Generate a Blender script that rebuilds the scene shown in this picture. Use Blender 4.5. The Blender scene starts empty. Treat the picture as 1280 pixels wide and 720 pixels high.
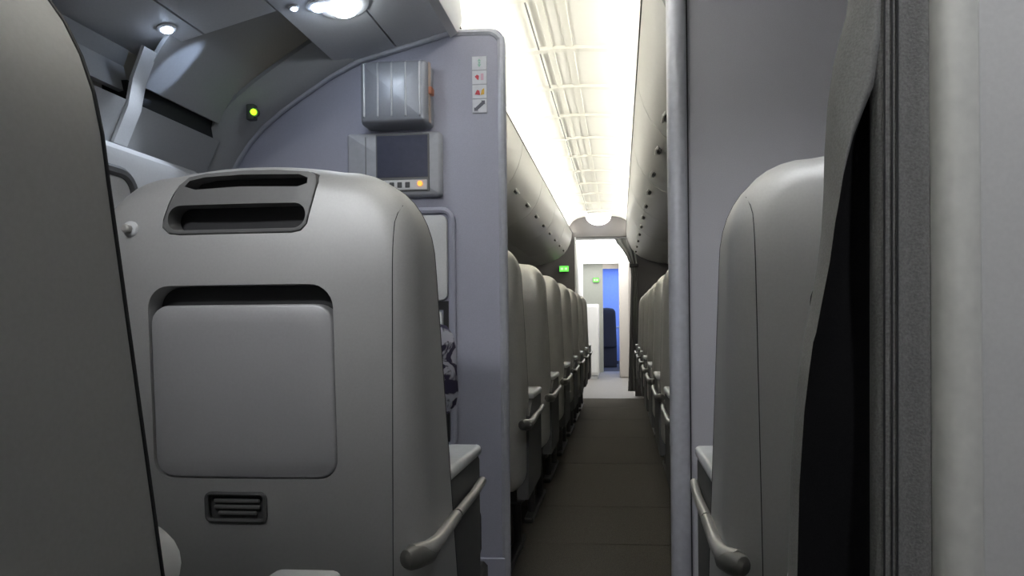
import bpy, bmesh, math, random
from mathutils import Vector, Matrix
from mathutils.bvhtree import BVHTree

# ------------------------------------------------------------------ camera
F_PX = 850.0
YAW, ROLL = math.radians(5.0), math.radians(0.58)
CAM = Vector((0, 0, 0.95))
PPX, PPY = 700.6, 400.75
_R0 = Vector((math.cos(YAW), math.sin(YAW), 0)); _F = Vector((-math.sin(YAW), math.cos(YAW), 0)); _Z = Vector((0, 0, 1))
_R = _R0 * math.cos(ROLL) - _Z * math.sin(ROLL)
_U = _Z * math.cos(ROLL) + _R0 * math.sin(ROLL)
col = bpy.context.scene.collection
scn = bpy.context.scene
cd = bpy.data.cameras.new('camera'); cam = bpy.data.objects.new('camera', cd); col.objects.link(cam)
m3 = Matrix((_R, _U, -_F)).transposed()
cam.matrix_world = Matrix.Translation(CAM) @ m3.to_4x4()
cd.sensor_width = 36; cd.lens = F_PX / 1280 * 36
cd.shift_x = -(PPX - 640) / 1280; cd.shift_y = (PPY - 360) / 1280
cd.clip_start = 0.01
scn.camera = cam

def P(px, py, Y):
    """world point where the photo pixel's ray meets the cross-cabin plane at distance Y"""
    d = _F + _R * ((px - PPX) / F_PX) - _U * ((py - PPY) / F_PX)
    return CAM + d * (Y / d.y)

# ------------------------------------------------------------------ world, exposure
w = bpy.data.worlds.new('cabin_ambient'); scn.world = w; w.use_nodes = True
w.node_tree.nodes['Background'].inputs[0].default_value = (0.80, 0.84, 1.0, 1)
w.node_tree.nodes['Background'].inputs[1].default_value = 0.03
scn.view_settings.view_transform = 'Standard'; scn.view_settings.look = 'None'
scn.view_settings.gamma = 1; scn.view_settings.use_curve_mapping = False
scn.view_settings.exposure = 0.0

COVE = 15.0          # economy cove tubes
COVE_FRONT = 20.0     # dimmed tubes of the near cabin

# ------------------------------------------------------------------ materials
MATS = {}
def mat(name, c, rough=0.5, metal=0.0, var=0.06, scale=60, bump=0.0, emit=None, es=0.0, spec=0.5):
    if name in MATS: return MATS[name]
    m = bpy.data.materials.new(name); m.use_nodes = True
    nt = m.node_tree; b = nt.nodes['Principled BSDF']
    b.inputs['Roughness'].default_value = rough; b.inputs['Metallic'].default_value = metal
    b.inputs['Specular IOR Level'].default_value = spec
    tc = nt.nodes.new('ShaderNodeTexCoord'); nz = nt.nodes.new('ShaderNodeTexNoise')
    nz.inputs['Scale'].default_value = scale; nz.inputs['Detail'].default_value = 4
    nt.links.new(tc.outputs['Object'], nz.inputs['Vector'])
    r = nt.nodes.new('ShaderNodeValToRGB')
    lo = [max(0, x * (1 - var)) for x in c]; hi = [min(1, x * (1 + var)) for x in c]
    r.color_ramp.elements[0].color = (*lo, 1); r.color_ramp.elements[1].color = (*hi, 1)
    r.color_ramp.elements[0].position = 0.3; r.color_ramp.elements[1].position = 0.7
    nt.links.new(nz.outputs['Fac'], r.inputs['Fac']); nt.links.new(r.outputs['Color'], b.inputs['Base Color'])
    if bump:
        bp = nt.nodes.new('ShaderNodeBump'); bp.inputs['Strength'].default_value = bump; bp.inputs['Distance'].default_value = 0.002
        nt.links.new(nz.outputs['Fac'], bp.inputs['Height']); nt.links.new(bp.outputs['Normal'], b.inputs['Normal'])
    if emit:
        b.inputs['Emission Color'].default_value = (*emit, 1); b.inputs['Emission Strength'].default_value = es
    MATS[name] = m
    return m
shell_m = mat('silver_shell', (0.50, 0.50, 0.495), 0.56, 0.5, 0.03, 300, 0.05)
shell2_m = mat('tray_plastic', (0.50, 0.50, 0.51), 0.52, 0.45, 0.03, 300, 0.05)
panel_m = mat('handle_grey', (0.16, 0.16, 0.158), 0.5, 0.1, 0.03, 200)
econ_m = mat('economy_shell', (0.66, 0.65, 0.62), 0.42, 0.6, 0.04, 200, 0.05)
dark_m = mat('dark_recess', (0.02, 0.02, 0.021), 0.6)
seam_m = mat('seam_dark', (0.03, 0.03, 0.032), 0.6)
fabric_m = mat('seat_fabric', (0.075, 0.075, 0.08), 0.9, 0, 0.25, 400, 0.4)
arm_m = mat('arm_side', (0.10, 0.10, 0.10), 0.55)
bar_m = mat('arm_bar', (0.42, 0.41, 0.39), 0.35, 0.3)
knob_m = mat('bar_knob', (0.14, 0.135, 0.125), 0.4, 0.1)
cap_m = mat('cap_white', (0.62, 0.63, 0.64), 0.35)
steel_m = mat('leg_metal', (0.10, 0.10, 0.10), 0.45, 0.5)
bulk_m = mat('bulkhead_laminate', (0.43, 0.435, 0.52), 0.55, 0, 0.04, 350, 0.05)
bulkr_m = mat('bulkhead_laminate_warm', (0.45, 0.45, 0.49), 0.55, 0, 0.04, 350, 0.05)
trim_m = mat('trim_silver', (0.50, 0.51, 0.56), 0.4, 0.2)
near_m = mat('near_partition', (0.64, 0.64, 0.64), 0.5, 0, 0.03, 300)
post_m = mat('near_post', (0.80, 0.80, 0.76), 0.4, 0.1)
side_m = mat('sidewall_plastic', (0.44, 0.44, 0.435), 0.55, 0, 0.03, 200)
side2_m = mat('sidewall_light', (0.42, 0.42, 0.42), 0.55, 0, 0.03, 200)
psu_m = mat('psu_plastic', (0.70, 0.70, 0.70), 0.55, 0, 0.03, 200)
ceil_m = mat('ceiling_white', (0.86, 0.85, 0.80), 0.6, 0, 0.01, 20)
rib_m = mat('ceiling_rib', (0.80, 0.79, 0.73), 0.6, 0, 0.01, 20)
bin_m = mat('bin_plastic', (0.44, 0.435, 0.41), 0.42, 0, 0.03, 60)
latch_m = mat('latch_dark', (0.06, 0.055, 0.05), 0.5)
latchp_m = mat('latch_plate', (0.70, 0.69, 0.65), 0.4)
carpet_m = mat('carpet', (0.115, 0.106, 0.094), 1.0, 0, 0.4, 500, 0.6, spec=0.1)
vinyl_m = mat('galley_vinyl', (0.24, 0.23, 0.215), 0.6, 0, 0.06, 30)
end_m = mat('end_wall', (0.15, 0.14, 0.137), 0.6, 0, 0.03, 80)
white_m = mat('galley_white', (0.85, 0.85, 0.84), 0.5, 0, 0.01, 20)
beige_m = mat('galley_beige', (0.62, 0.58, 0.54), 0.5, 0, 0.02, 40)
gwall_m = mat('galley_grey', (0.42, 0.44, 0.40), 0.5, 0, 0.03, 40)
blue_m = mat('blue_lit_cabin', (0.40, 0.50, 0.80), 0.6, 0, 0.05, 20)  # blue light of the far cabin put into its surface colour
curt_m = mat('curtain_face', (0.20, 0.20, 0.196), 0.95, 0, 0.2, 500, 0.4)
curt2_m = mat('curtain_flap', (0.24, 0.24, 0.235), 0.9, 0, 0.15, 500, 0.3)
fold_shade_m = mat('curtain_fold_shade', (0.012, 0.012, 0.013), 1.0, 0, 0.2, 500, spec=0.1)  # near-black colour stands in for shade deep in the curtain fold
case_m = mat('case_metal', (0.33, 0.345, 0.38), 0.40, 0.35, 0.03, 200)
caser_m = mat('case_ridge', (0.52, 0.54, 0.57), 0.35, 0.4)
mon_m = mat('monitor_plastic', (0.45, 0.46, 0.49), 0.45)
screen_m = mat('monitor_screen', (0.075, 0.08, 0.115), 0.22)

def emis(name, c, s):
    m = bpy.data.materials.new(name); m.use_nodes = True
    b = m.node_tree.nodes['Principled BSDF']
    b.inputs['Base Color'].default_value = (*[min(1, x) for x in c], 1)
    b.inputs['Emission Color'].default_value = (*c, 1); b.inputs['Emission Strength'].default_value = s
    return m

# ------------------------------------------------------------------ helpers
def finish(name, bm, m, parent=None, smooth=35, recalc=True):
    if recalc: bmesh.ops.recalc_face_normals(bm, faces=bm.faces)
    if smooth:
        a = math.radians(smooth)
        for f in bm.faces: f.smooth = True
        for e in bm.edges:
            e.smooth = not (len(e.link_faces) == 2 and e.calc_face_angle(0) > a)
    me = bpy.data.meshes.new(name); bm.to_mesh(me); bm.free()
    if m: me.materials.append(m)
    o = bpy.data.objects.new(name, me); col.objects.link(o)
    if parent: o.parent = parent
    return o
def tag(o, label, cat, group=None):
    o['label'] = label; o['category'] = cat
    if group: o['group'] = group
    return o
def thing(name, label, cat, loc=(0, 0, 0), group=None, rz=0):
    o = bpy.data.objects.new(name, None); col.objects.link(o); o.location = loc; o.rotation_euler.z = rz
    o.empty_display_size = 0.1
    return tag(o, label, cat, group)
def struct(o): o['kind'] = 'structure'; return o
def empty_struct(name):
    o = bpy.data.objects.new(name, None); col.objects.link(o); return struct(o)
def box(bm, lo, hi, bev=0.0, seg=2):
    r = bmesh.ops.create_cube(bm, size=1)
    vs = r['verts']
    for v in vs:
        for i in range(3): v.co[i] = lo[i] if v.co[i] < 0 else hi[i]
    if bev:
        es = {e for v in vs for e in v.link_edges}
        bmesh.ops.bevel(bm, geom=list(es), offset=bev, segments=seg, profile=0.5, affect='EDGES')
    return bm
def B(lo, hi, bev=0.0, seg=2): return box(bmesh.new(), lo, hi, bev, seg)
def tube(bm, pts, rad, n=12, caps=True):
    """round tube through pts; rad scalar or list"""
    pts = [Vector(p) for p in pts]; N = len(pts)
    rads = rad if isinstance(rad, (list, tuple)) else [rad] * N
    rings = []; up = None
    for i, p in enumerate(pts):
        t = (pts[min(i + 1, N - 1)] - pts[max(i - 1, 0)]).normalized()
        if up is None:
            up = Vector((0, 0, 1)) if abs(t.z) < 0.9 else Vector((1, 0, 0))
        a = t.cross(up).normalized(); b = a.cross(t).normalized(); up = b
        rings.append([bm.verts.new(p + (a * math.cos(2 * math.pi * k / n) + b * math.sin(2 * math.pi * k / n)) * rads[i]) for k in range(n)])
    for i in range(N - 1):
        for k in range(n):
            bm.faces.new((rings[i][k], rings[i][(k + 1) % n], rings[i + 1][(k + 1) % n], rings[i + 1][k]))
    if caps: bm.faces.new(rings[0]); bm.faces.new(rings[-1])
    return bm
def loft(bm, rings, cap0=True, cap1=True, closed=True):
    vr = [[bm.verts.new(p) for p in r] for r in rings]
    n = len(vr[0])
    for i in range(len(vr) - 1):
        for k in range(n if closed else n - 1):
            bm.faces.new((vr[i][k], vr[i][(k + 1) % n], vr[i + 1][(k + 1) % n], vr[i + 1][k]))
    def fan(r):
        c = Vector((0, 0, 0))
        for v in r: c += v.co
        cv = bm.verts.new(c / n)
        for k in range(n): bm.faces.new((r[k], r[(k + 1) % n], cv))
    if cap0: fan(vr[0])
    if cap1: fan(vr[-1])
    return bm
def extrude_profile(bm, prof, y0, y1, thick=0.0, close=False):
    """profile of (x,z) pushed along y; with thick a shell is made by offsetting along the profile's normal"""
    n = len(prof)
    if close:
        loft(bm, [[(x, y0, z) for x, z in prof], [(x, y1, z) for x, z in prof]])
        return bm
    out = []
    for i, (x, z) in enumerate(prof):
        a = prof[max(0, i - 1)]; b = prof[min(n - 1, i + 1)]
        t = Vector((b[0] - a[0], b[1] - a[1])).normalized()
        out.append((x - t.y * thick, z + t.x * thick))
    pr = prof + out[::-1]
    r0 = [bm.verts.new((x, y0, z)) for x, z in pr]; r1 = [bm.verts.new((x, y1, z)) for x, z in pr]
    m = len(pr)
    for k in range(m): bm.faces.new((r0[k], r0[(k + 1) % m], r1[(k + 1) % m], r1[k]))
    for r in (r0, r1):
        for k in range(n - 1): bm.faces.new((r[k], r[k + 1], r[m - 2 - k], r[m - 1 - k]))
    return bm
def rrect(x0, x1, z0, z1, r, n=6, ds=0.03):
    """closed list of (x,z) round a rounded rectangle, sides subdivided; r scalar or (bl,br,tr,tl)"""
    rr = r if isinstance(r, (list, tuple)) else (r,) * 4
    cs = [(x0 + rr[0], z0 + rr[0], 180, rr[0]), (x1 - rr[1], z0 + rr[1], 270, rr[1]), (x1 - rr[2], z1 - rr[2], 0, rr[2]), (x0 + rr[3], z1 - rr[3], 90, rr[3])]
    pts = []
    for i, (cx, cz, a0, q) in enumerate(cs):
        for k in range(n + 1):
            a = math.radians(a0 + 90 * k / n); pts.append((cx + q * math.cos(a), cz + q * math.sin(a)))
        nx = cs[(i + 1) % 4]; a = math.radians(nx[2])
        e = Vector((nx[0] + nx[3] * math.cos(a), nx[1] + nx[3] * math.sin(a))); s = Vector(pts[-1])
        m = int((e - s).length / ds)
        for k in range(1, m): pts.append(tuple(s.lerp(e, k / m)))
    return pts
def inset(pts, d):
    n = len(pts); out = []
    for i in range(n):
        a = Vector(pts[i - 1]); b = Vector(pts[(i + 1) % n]); t = b - a
        t = t.normalized() if t.length > 1e-9 else Vector((1, 0))
        out.append((pts[i][0] - t.y * d, pts[i][1] + t.x * d))
    return out
def plate(pts, ysurf, front=-0.002, back=0.02, bev=0.003, rings=4):
    """rounded plate whose face follows ysurf(x,z) (facing -y)"""
    bm = bmesh.new()
    cx = sum(p[0] for p in pts) / len(pts); cz = sum(p[1] for p in pts) / len(pts)
    R = [[(x, ysurf(x, z) + back, z) for x, z in pts], [(x, ysurf(x, z) + front + bev, z) for x, z in pts]]
    q = inset(pts, bev * 0.3); R.append([(x, ysurf(x, z) + front + bev * 0.3, z) for x, z in q])
    q = inset(pts, bev); R.append([(x, ysurf(x, z) + front, z) for x, z in q])
    for k in range(1, rings + 1):
        s = 1 - k / (rings + 1)
        R.append([(cx + (x - cx) * s, ysurf(cx + (x - cx) * s, cz + (z - cz) * s) + front, cz + (z - cz) * s) for x, z in q])
    return loft(bm, R)
def boolean_cut(o, cutters):
    for c in cutters:
        c.parent = o.parent
        md = o.modifiers.new('cut', 'BOOLEAN'); md.operation = 'DIFFERENCE'; md.solver = 'EXACT'; md.object = c
    bpy.context.view_layer.update()
    dg = bpy.context.evaluated_depsgraph_get()
    me = bpy.data.meshes.new_from_object(o.evaluated_get(dg))
    o.modifiers.clear(); old = o.data; o.data = me; me.name = old.name
    bpy.data.meshes.remove(old)
    for c in cutters:
        d = c.data; bpy.data.objects.remove(c); bpy.data.meshes.remove(d)
    bm = bmesh.new(); bm.from_mesh(me)
    for f in bm.faces: f.smooth = True
    for e in bm.edges: e.smooth = not (len(e.link_faces) == 2 and e.calc_face_angle(0) > math.radians(30))
    bm.to_mesh(me); bm.free()
def cutter(pts, y0, y1):
    bm = bmesh.new(); loft(bm, [[(x, y0, z) for x, z in pts], [(x, y1, z) for x, z in pts]])
    return finish('cutter', bm, None, smooth=0)
def copy_tree(o, parent=None):
    c = o.copy(); col.objects.link(c); c.parent = parent
    for ch in [x for x in bpy.data.objects if x.parent == o]: copy_tree(ch, c)
    return c

# ================================================================== STRUCTURE
X_AISLE_L, X_AISLE_R = -0.31, 0.16
Y_BULK = 1.85
Y_END = 8.5

# ---- floor: carpet lengths with butt seams, bright vinyl in the cross aisle
floor = struct(finish('floor', B((-1.4, -1.2, -0.05), (1.6, 13.2, -0.006)), dark_m))
ys = [-1.2, 0.4, 1.6, 2.3, 2.88, 3.46, 4.5, 5.5, 6.5, 7.4, 8.25]
for a, b in zip(ys, ys[1:]):
    finish('carpet_length', B((-1.3, a + 0.002, -0.006), (1.5, b - 0.002, 0.003), 0.003, 1), carpet_m, floor)
finish('vinyl_sheet', B((-1.3, 8.26, -0.006), (1.5, 12.6, 0.002)), vinyl_m, floor)

# ---- aisle ceiling, panel by panel
CX = -0.245
def ceil_prof():
    half = [(0.40, 2.07), (0.375, 2.13), (0.33, 2.19), (0.27, 2.225), (0.2, 2.24), (0.1, 2.247)]
    return [(CX - x, z) for x, z in half] + [(CX, 2.25)] + [(CX + x, z) for x, z in half[::-1]]
ceiling = empty_struct('ceiling')
RIB = 0.53
cy = [2.16 + RIB * k for k in range(-6, 13)]
for i, a in enumerate(cy):
    b = min(a + RIB, Y_END) - 0.006
    if a >= b: continue
    finish('ceiling_panel', extrude_profile(bmesh.new(), ceil_prof(), a + 0.006, b, 0.02), ceil_m, ceiling)
    finish('ceiling_rib', extrude_profile(bmesh.new(), [(CX + (x - CX) * 0.985, z - 0.016) for x, z in ceil_prof()[1:-1]], a - 0.02, a + 0.02, 0.016), rib_m, ceiling)
Y0C = cy[0]
for x, wd in ((-0.315, 0.013), (-0.225, 0.017)):
    finish('ceiling_strip', B((x - wd, Y0C, 2.2415), (x + wd, Y_END - 0.01, 2.252), 0.001, 1), rib_m, ceiling)
finish('cable', tube(bmesh.new(), [(-0.37, Y0C, 2.234), (-0.37, Y_END - 0.01, 2.234)], 0.004, 8), panel_m, ceiling)
cove_e = emis('cove_tube', (1.0, 0.98, 0.92), COVE); cove_n = emis('cove_tube_front', (0.96, 0.97, 1.0), COVE_FRONT)
for s in (-1, 1):
    x = CX + s * 0.365
    finish('valance', extrude_profile(bmesh.new(), [(x + s * 0.04, 2.075), (x + s * 0.035, 2.045), (x, 2.035), (x - s * 0.02, 2.05)], Y0C, Y_END - 0.01, 0.004 * s), ceil_m, ceiling)
    for a, b, m in ((Y0C, 1.9, cove_n), (1.95, Y_END - 0.05, cove_e)):
        finish('cove_light', tube(bmesh.new(), [(x + s * 0.012, a, 2.075), (x + s * 0.012, b, 2.075)], 0.014, 8), m, ceiling)
# side ceilings above the bins and above the centre block
for lo, hi in (((-1.4, Y0C, 2.12), (CX - 0.40, Y_END, 2.14)), ((CX + 0.40, Y0C, 2.12), (1.6, Y_END, 2.14))):
    finish('side_ceiling', B(lo, hi), side2_m, ceiling)

# ---- outer walls
wall_outer = struct(finish('wall_left', B((-1.42, -1.2, 0), (-1.38, 13.2, 2.2)), side_m))
struct(finish('wall_back_block', B((-1.42, -1.24, 0), (1.54, -1.2, 2.2)), bulkr_m))  # unseen wall added to keep ambient light from coming in behind
struct(finish('wall_right', B((1.5, -1.2, 0), (1.54, 13.2, 2.2)), side_m))

# ---- left partition with the arched cut-out
arch = [(-0.466, 1.757), (-0.535, 1.754), (-0.603, 1.741), (-0.66, 1.717), (-0.718, 1.686), (-0.80, 1.642), (-0.882, 1.591), (-0.945, 1.549), (-1.001, 1.505), (-1.04, 1.463), (-1.073, 1.417), (-1.12, 1.33), (-1.17, 1.2), (-1.2, 1.05), (-1.21, 0.9), (-1.21, 0.3), (-1.18, 0.0)]
part_out = [(X_AISLE_L, 0.0)] + [(X_AISLE_L, z) for z in (0.3, 0.6, 1.0, 1.4)] + \
    [(X_AISLE_L - 0.035 + 0.035 * math.cos(a), 1.72 + 0.035 * math.sin(a)) for a in [math.pi / 2 * k / 6 for k in range(7)]] + [(-0.40, 1.756)] + arch
def flat_slab(pts, y0, y1, bev=0.004):
    bm = bmesh.new()
    v0 = [bm.verts.new((x, y0, z)) for x, z in pts]; v1 = [bm.verts.new((x, y1, z)) for x, z in pts]
    n = len(pts)
    f0 = bm.faces.new(v0); f1 = bm.faces.new(v1[::-1])
    for k in range(n): bm.faces.new((v0[k], v0[(k + 1) % n], v1[(k + 1) % n], v1[k]))
    return bm
wall_part = struct(finish('wall_front_left', flat_slab(part_out, Y_BULK, Y_BULK + 0.03), bulk_m))
edge = part_out[1:]
finish('edge_trim', tube(bmesh.new(), [(x + (-0.010 if k < 12 else 0), Y_BULK + 0.008, z - (0.008 if k > 6 else 0)) for k, (x, z) in enumerate(part_out[:14])], 0.0125, 10), trim_m, wall_part)
finish('arch_trim', tube(bmesh.new(), [(x, Y_BULK - 0.006, min(z, 1.669 + 0.26 * (x + 0.776) - 0.004)) for x, z in arch[:14]], 0.008, 8), trim_m, wall_part)
finish('kick_panel', B((-1.15, Y_BULK - 0.006, 0.01), (X_AISLE_L - 0.008, Y_BULK, 0.30), 0.003, 1), bulk_m, wall_part)

# ---- right partition with a rounded post
wall_r = struct(finish('wall_front_right', B((0.184, Y_BULK + 0.01, 0), (1.49, Y_BULK + 0.04, 2.11)), bulkr_m))
post = [(0.184, Y_BULK - 0.004), (0.176, Y_BULK - 0.012), (0.155, Y_BULK - 0.014), (0.141, Y_BULK - 0.008), (0.134, Y_BULK + 0.008), (0.134, Y_BULK + 0.04), (0.145, Y_BULK + 0.055), (0.184, Y_BULK + 0.055)]
finish('edge_post', loft(bmesh.new(), [[(x, y, 0.0) for x, y in post], [(x, y, 2.11) for x, y in post]]), trim_m, wall_r, 50)
finish('joint_strip', B((0.184, Y_BULK - 0.001, 0), (0.188, Y_BULK + 0.012, 2.1)), seam_m, wall_r)

# ---- near partition on the right, edge post towards the aisle
wall_n = struct(finish('wall_near_right', B((0.286, 0.575, 0), (0.95, 0.62, 2.11)), near_m))
post = [(0.29, 0.574), (0.284, 0.566), (0.27, 0.562), (0.259, 0.566), (0.254, 0.58), (0.254, 0.61), (0.262, 0.62), (0.29, 0.62)]
finish('edge_post', loft(bmesh.new(), [[(x, y, 0.0) for x, y in post], [(x, y, 2.11) for x, y in post]]), post_m, wall_n, 60)

# ---- left side of the near cabin: bin underside, cove panel, ribs, sidewall
side = empty_struct('wall_side_left')
SL = 0.26
def zpl(x): return 1.669 + SL * (x + 0.776)
def psu_panel(x0, x1, y0, y1, m=psu_m):
    bm = bmesh.new(); extrude_profile(bm, [(x1, zpl(x1)), (x0, zpl(x0))], y0, y1, -0.03)
    return bm
finish('underside_panel', psu_panel(-1.12, -0.957, -0.3, 1.5), psu_m, side)
finish('underside_panel', psu_panel(-0.952, -0.78, -0.3, 1.5), psu_m, side)
for a, b in ((-0.776, -0.612), (-0.607, -0.466)):
    finish('underside_panel', psu_panel(a, b, -0.3, Y_BULK - 0.012), psu_m, side)
# rounded outer edge of the bin, rising to the cove
finish('bin_edge', extrude_profile(bmesh.new(), [(-0.466, 1.75), (-0.452, 1.757), (-0.444, 1.775), (-0.45, 1.85), (-0.50, 1.98), (-0.60, 2.05)], -0.3, Y_BULK - 0.01, -0.02), white_m, side)
cove = [(-0.78, 1.785), (-0.84, 1.768), (-0.90, 1.738), (-0.97, 1.678), (-1.04, 1.585), (-1.09, 1.5)]
finish('cove_panel', extrude_profile(bmesh.new(), cove, 1.46, 1.87, 0.01), side_m, side)
finish('sidewall_rib', extrude_profile(bmesh.new(), [(-1.05, 1.57), (-1.078, 1.50), (-1.09, 1.44), (-1.125, 1.36)], 1.42, 1.462, 0.008), psu_m, side)
finish('slot_shade', B((-1.16, 1.44, 1.445), (-1.10, 1.78, 1.502)), dark_m, side)  # dark box standing in for the shade inside the slot
low = [(-1.096, 1.455), (-1.112, 1.42), (-1.15, 1.34), (-1.2, 1.15), (-1.22, 0.9), (-1.22, 0.4), (-1.2, 0.0)]
finish('sidewall_panel', extrude_profile(bmesh.new(), low, -0.3, 1.77, 0.012), side_m, side)
up2 = [(-1.12, zpl(-1.12)), (-1.135, 1.54), (-1.12, 1.475)]
finish('sidewall_rail', extrude_profile(bmesh.new(), up2, -0.3, 1.46, 0.012), side_m, side)
# flared end rib, from the wider frame to the partition arch
def off(prof, d):
    o = []
    for i, (x, z) in enumerate(prof):
        a = prof[max(0, i - 1)]; b = prof[min(len(prof) - 1, i + 1)]
        t = Vector((b[0] - a[0], b[1] - a[1])).normalized(); o.append((x + t.y * d, z - t.x * d))
    return o
ap = arch[2:14]
rr = []
for d, y in ((0.0, Y_BULK - 0.008), (0.002, Y_BULK - 0.03), (0.018, 1.79), (0.045, 1.765), (0.06, 1.757), (0.075, 1.764)):
    rr.append([(x, y, z) for x, z in off(ap, d)])
finish('end_rib', loft(bmesh.new(), rr, False, False, False), side_m, side)
# ledge with the lit top, carrying the window
led = [(-1.055, 1.02), (-1.055, 1.30), (-1.062, 1.325), (-1.085, 1.343), (-1.145, 1.362)]
finish('sidewall_ledge', extrude_profile(bmesh.new(), led, -0.3, 1.66, 0.012), side2_m, side)
win = empty_struct('window_1')
def on_ledge(pts, x): return [(x, y, z) for y, z in pts]
wo = rrect(1.17, 1.405, 1.02, 1.285, 0.055); wi = inset(wo, 0.022)
bm = bmesh.new(); loft(bm, [on_ledge(wo, -1.056), on_ledge(wo, -1.048), on_ledge(inset(wo, 0.006), -1.043), on_ledge(inset(wo, 0.016), -1.043), on_ledge(wi, -1.048), on_ledge(wi, -1.056)], False, False)
finish('window_frame', bm, arm_m, win)
bm = bmesh.new(); loft(bm, [on_ledge(wi, -1.056), on_ledge(wi, -1.051)])
finish('window_shade', bm, side_m, win)
# tiny fittings on the rib: latch slot and a green indicator
p = P(315, 141, 1.775)
finish('indicator_recess', B((p.x - 0.012, p.y - 0.012, p.z - 0.022), (p.x + 0.012, p.y + 0.01, p.z + 0.022), 0.005), arm_m, side).rotation_euler = (0, 0, 0)

# ================================================================== SEATS
FIL = 0.042
def seat_outline(wb, wt, zb, zt, rx, rz, arch_h=0.012):
    pts = []
    def side_x(z): return wb + (wt - wb) * (z - zb) / (zt - zb)
    def add_line(a, b, ds=0.035):
        a = Vector(a); b = Vector(b); m = max(1, int((b - a).length / ds))
        for k in range(m): pts.append(tuple(a.lerp(b, k / m)))
    r0 = 0.07
    add_line((-(wb - r0), zb), (wb - r0, zb))
    for k in range(5):
        a = math.radians(-90 + 90 * k / 5); pts.append((wb - r0 + r0 * math.cos(a), zb + r0 + r0 * math.sin(a)))
    zc = zt - rz
    add_line((wb, zb + r0), (side_x(zc), zc))
    cx = side_x(zc) - rx
    for k in range(10):
        a = math.radians(90 * k / 10); pts.append((cx + rx * math.cos(a) ** 0.9, zc + (rz - arch_h) * math.sin(a) ** 0.9))
    m = 10
    for k in range(m + 1):
        x = cx * (1 - 2 * k / m); pts.append((x, zt - arch_h * (x / cx) ** 2))
    for k in range(9, -1, -1):
        a = math.radians(90 * k / 10); pts.append((-(cx + rx * math.cos(a) ** 0.9), zc + (rz - arch_h) * math.sin(a) ** 0.9))
    add_line((-side_x(zc), zc), (-wb, zb + r0)); pts.append((-wb, zb + r0))
    for k in range(1, 5):
        a = math.radians(180 + 90 * k / 5); pts.append((-(wb - r0) + r0 * math.cos(a), zb + r0 + r0 * math.sin(a)))
    # clean duplicates
    out = []
    for q in pts:
        if not out or (Vector(q) - Vector(out[-1])).length > 1e-4: out.append(q)
    return out

def ysurf(x, z):
    y = 0.045 * (1.0 - z) + 0.018 * (x / 0.27) ** 2
    if z > 1.02: y += 0.035 * ((z - 1.02) / 0.18) ** 2
    return y
def yfront(z):
    return 0.128 + 0.15 * (1.05 - z) if z < 1.05 else 0.128 - 0.05 * (z - 1.05)

def build_shell(out, name, m, parent):
    bm = bmesh.new(); R = []
    cz = 0.8
    R.append([(x, yfront(z), z) for x, z in out])
    R.append([(x, (yfront(z) + ysurf(x, z) + FIL) / 2, z) for x, z in out])
    for k in range(0, 7):
        th = math.radians(90 * k / 6)
        q = inset(out, FIL * (1 - math.cos(th)))
        R.append([(x, ysurf(x, z) + FIL * (1 - math.sin(th)), z) for x, z in q])
    q = inset(out, FIL)
    for s in (0.9, 0.75, 0.6, 0.45, 0.3, 0.15):
        R.append([(x * s, ysurf(x * s, cz + (z - cz) * s), cz + (z - cz) * s) for x, z in q])
    loft(bm, R)
    return finish(name, bm, m, parent, 50)

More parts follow.
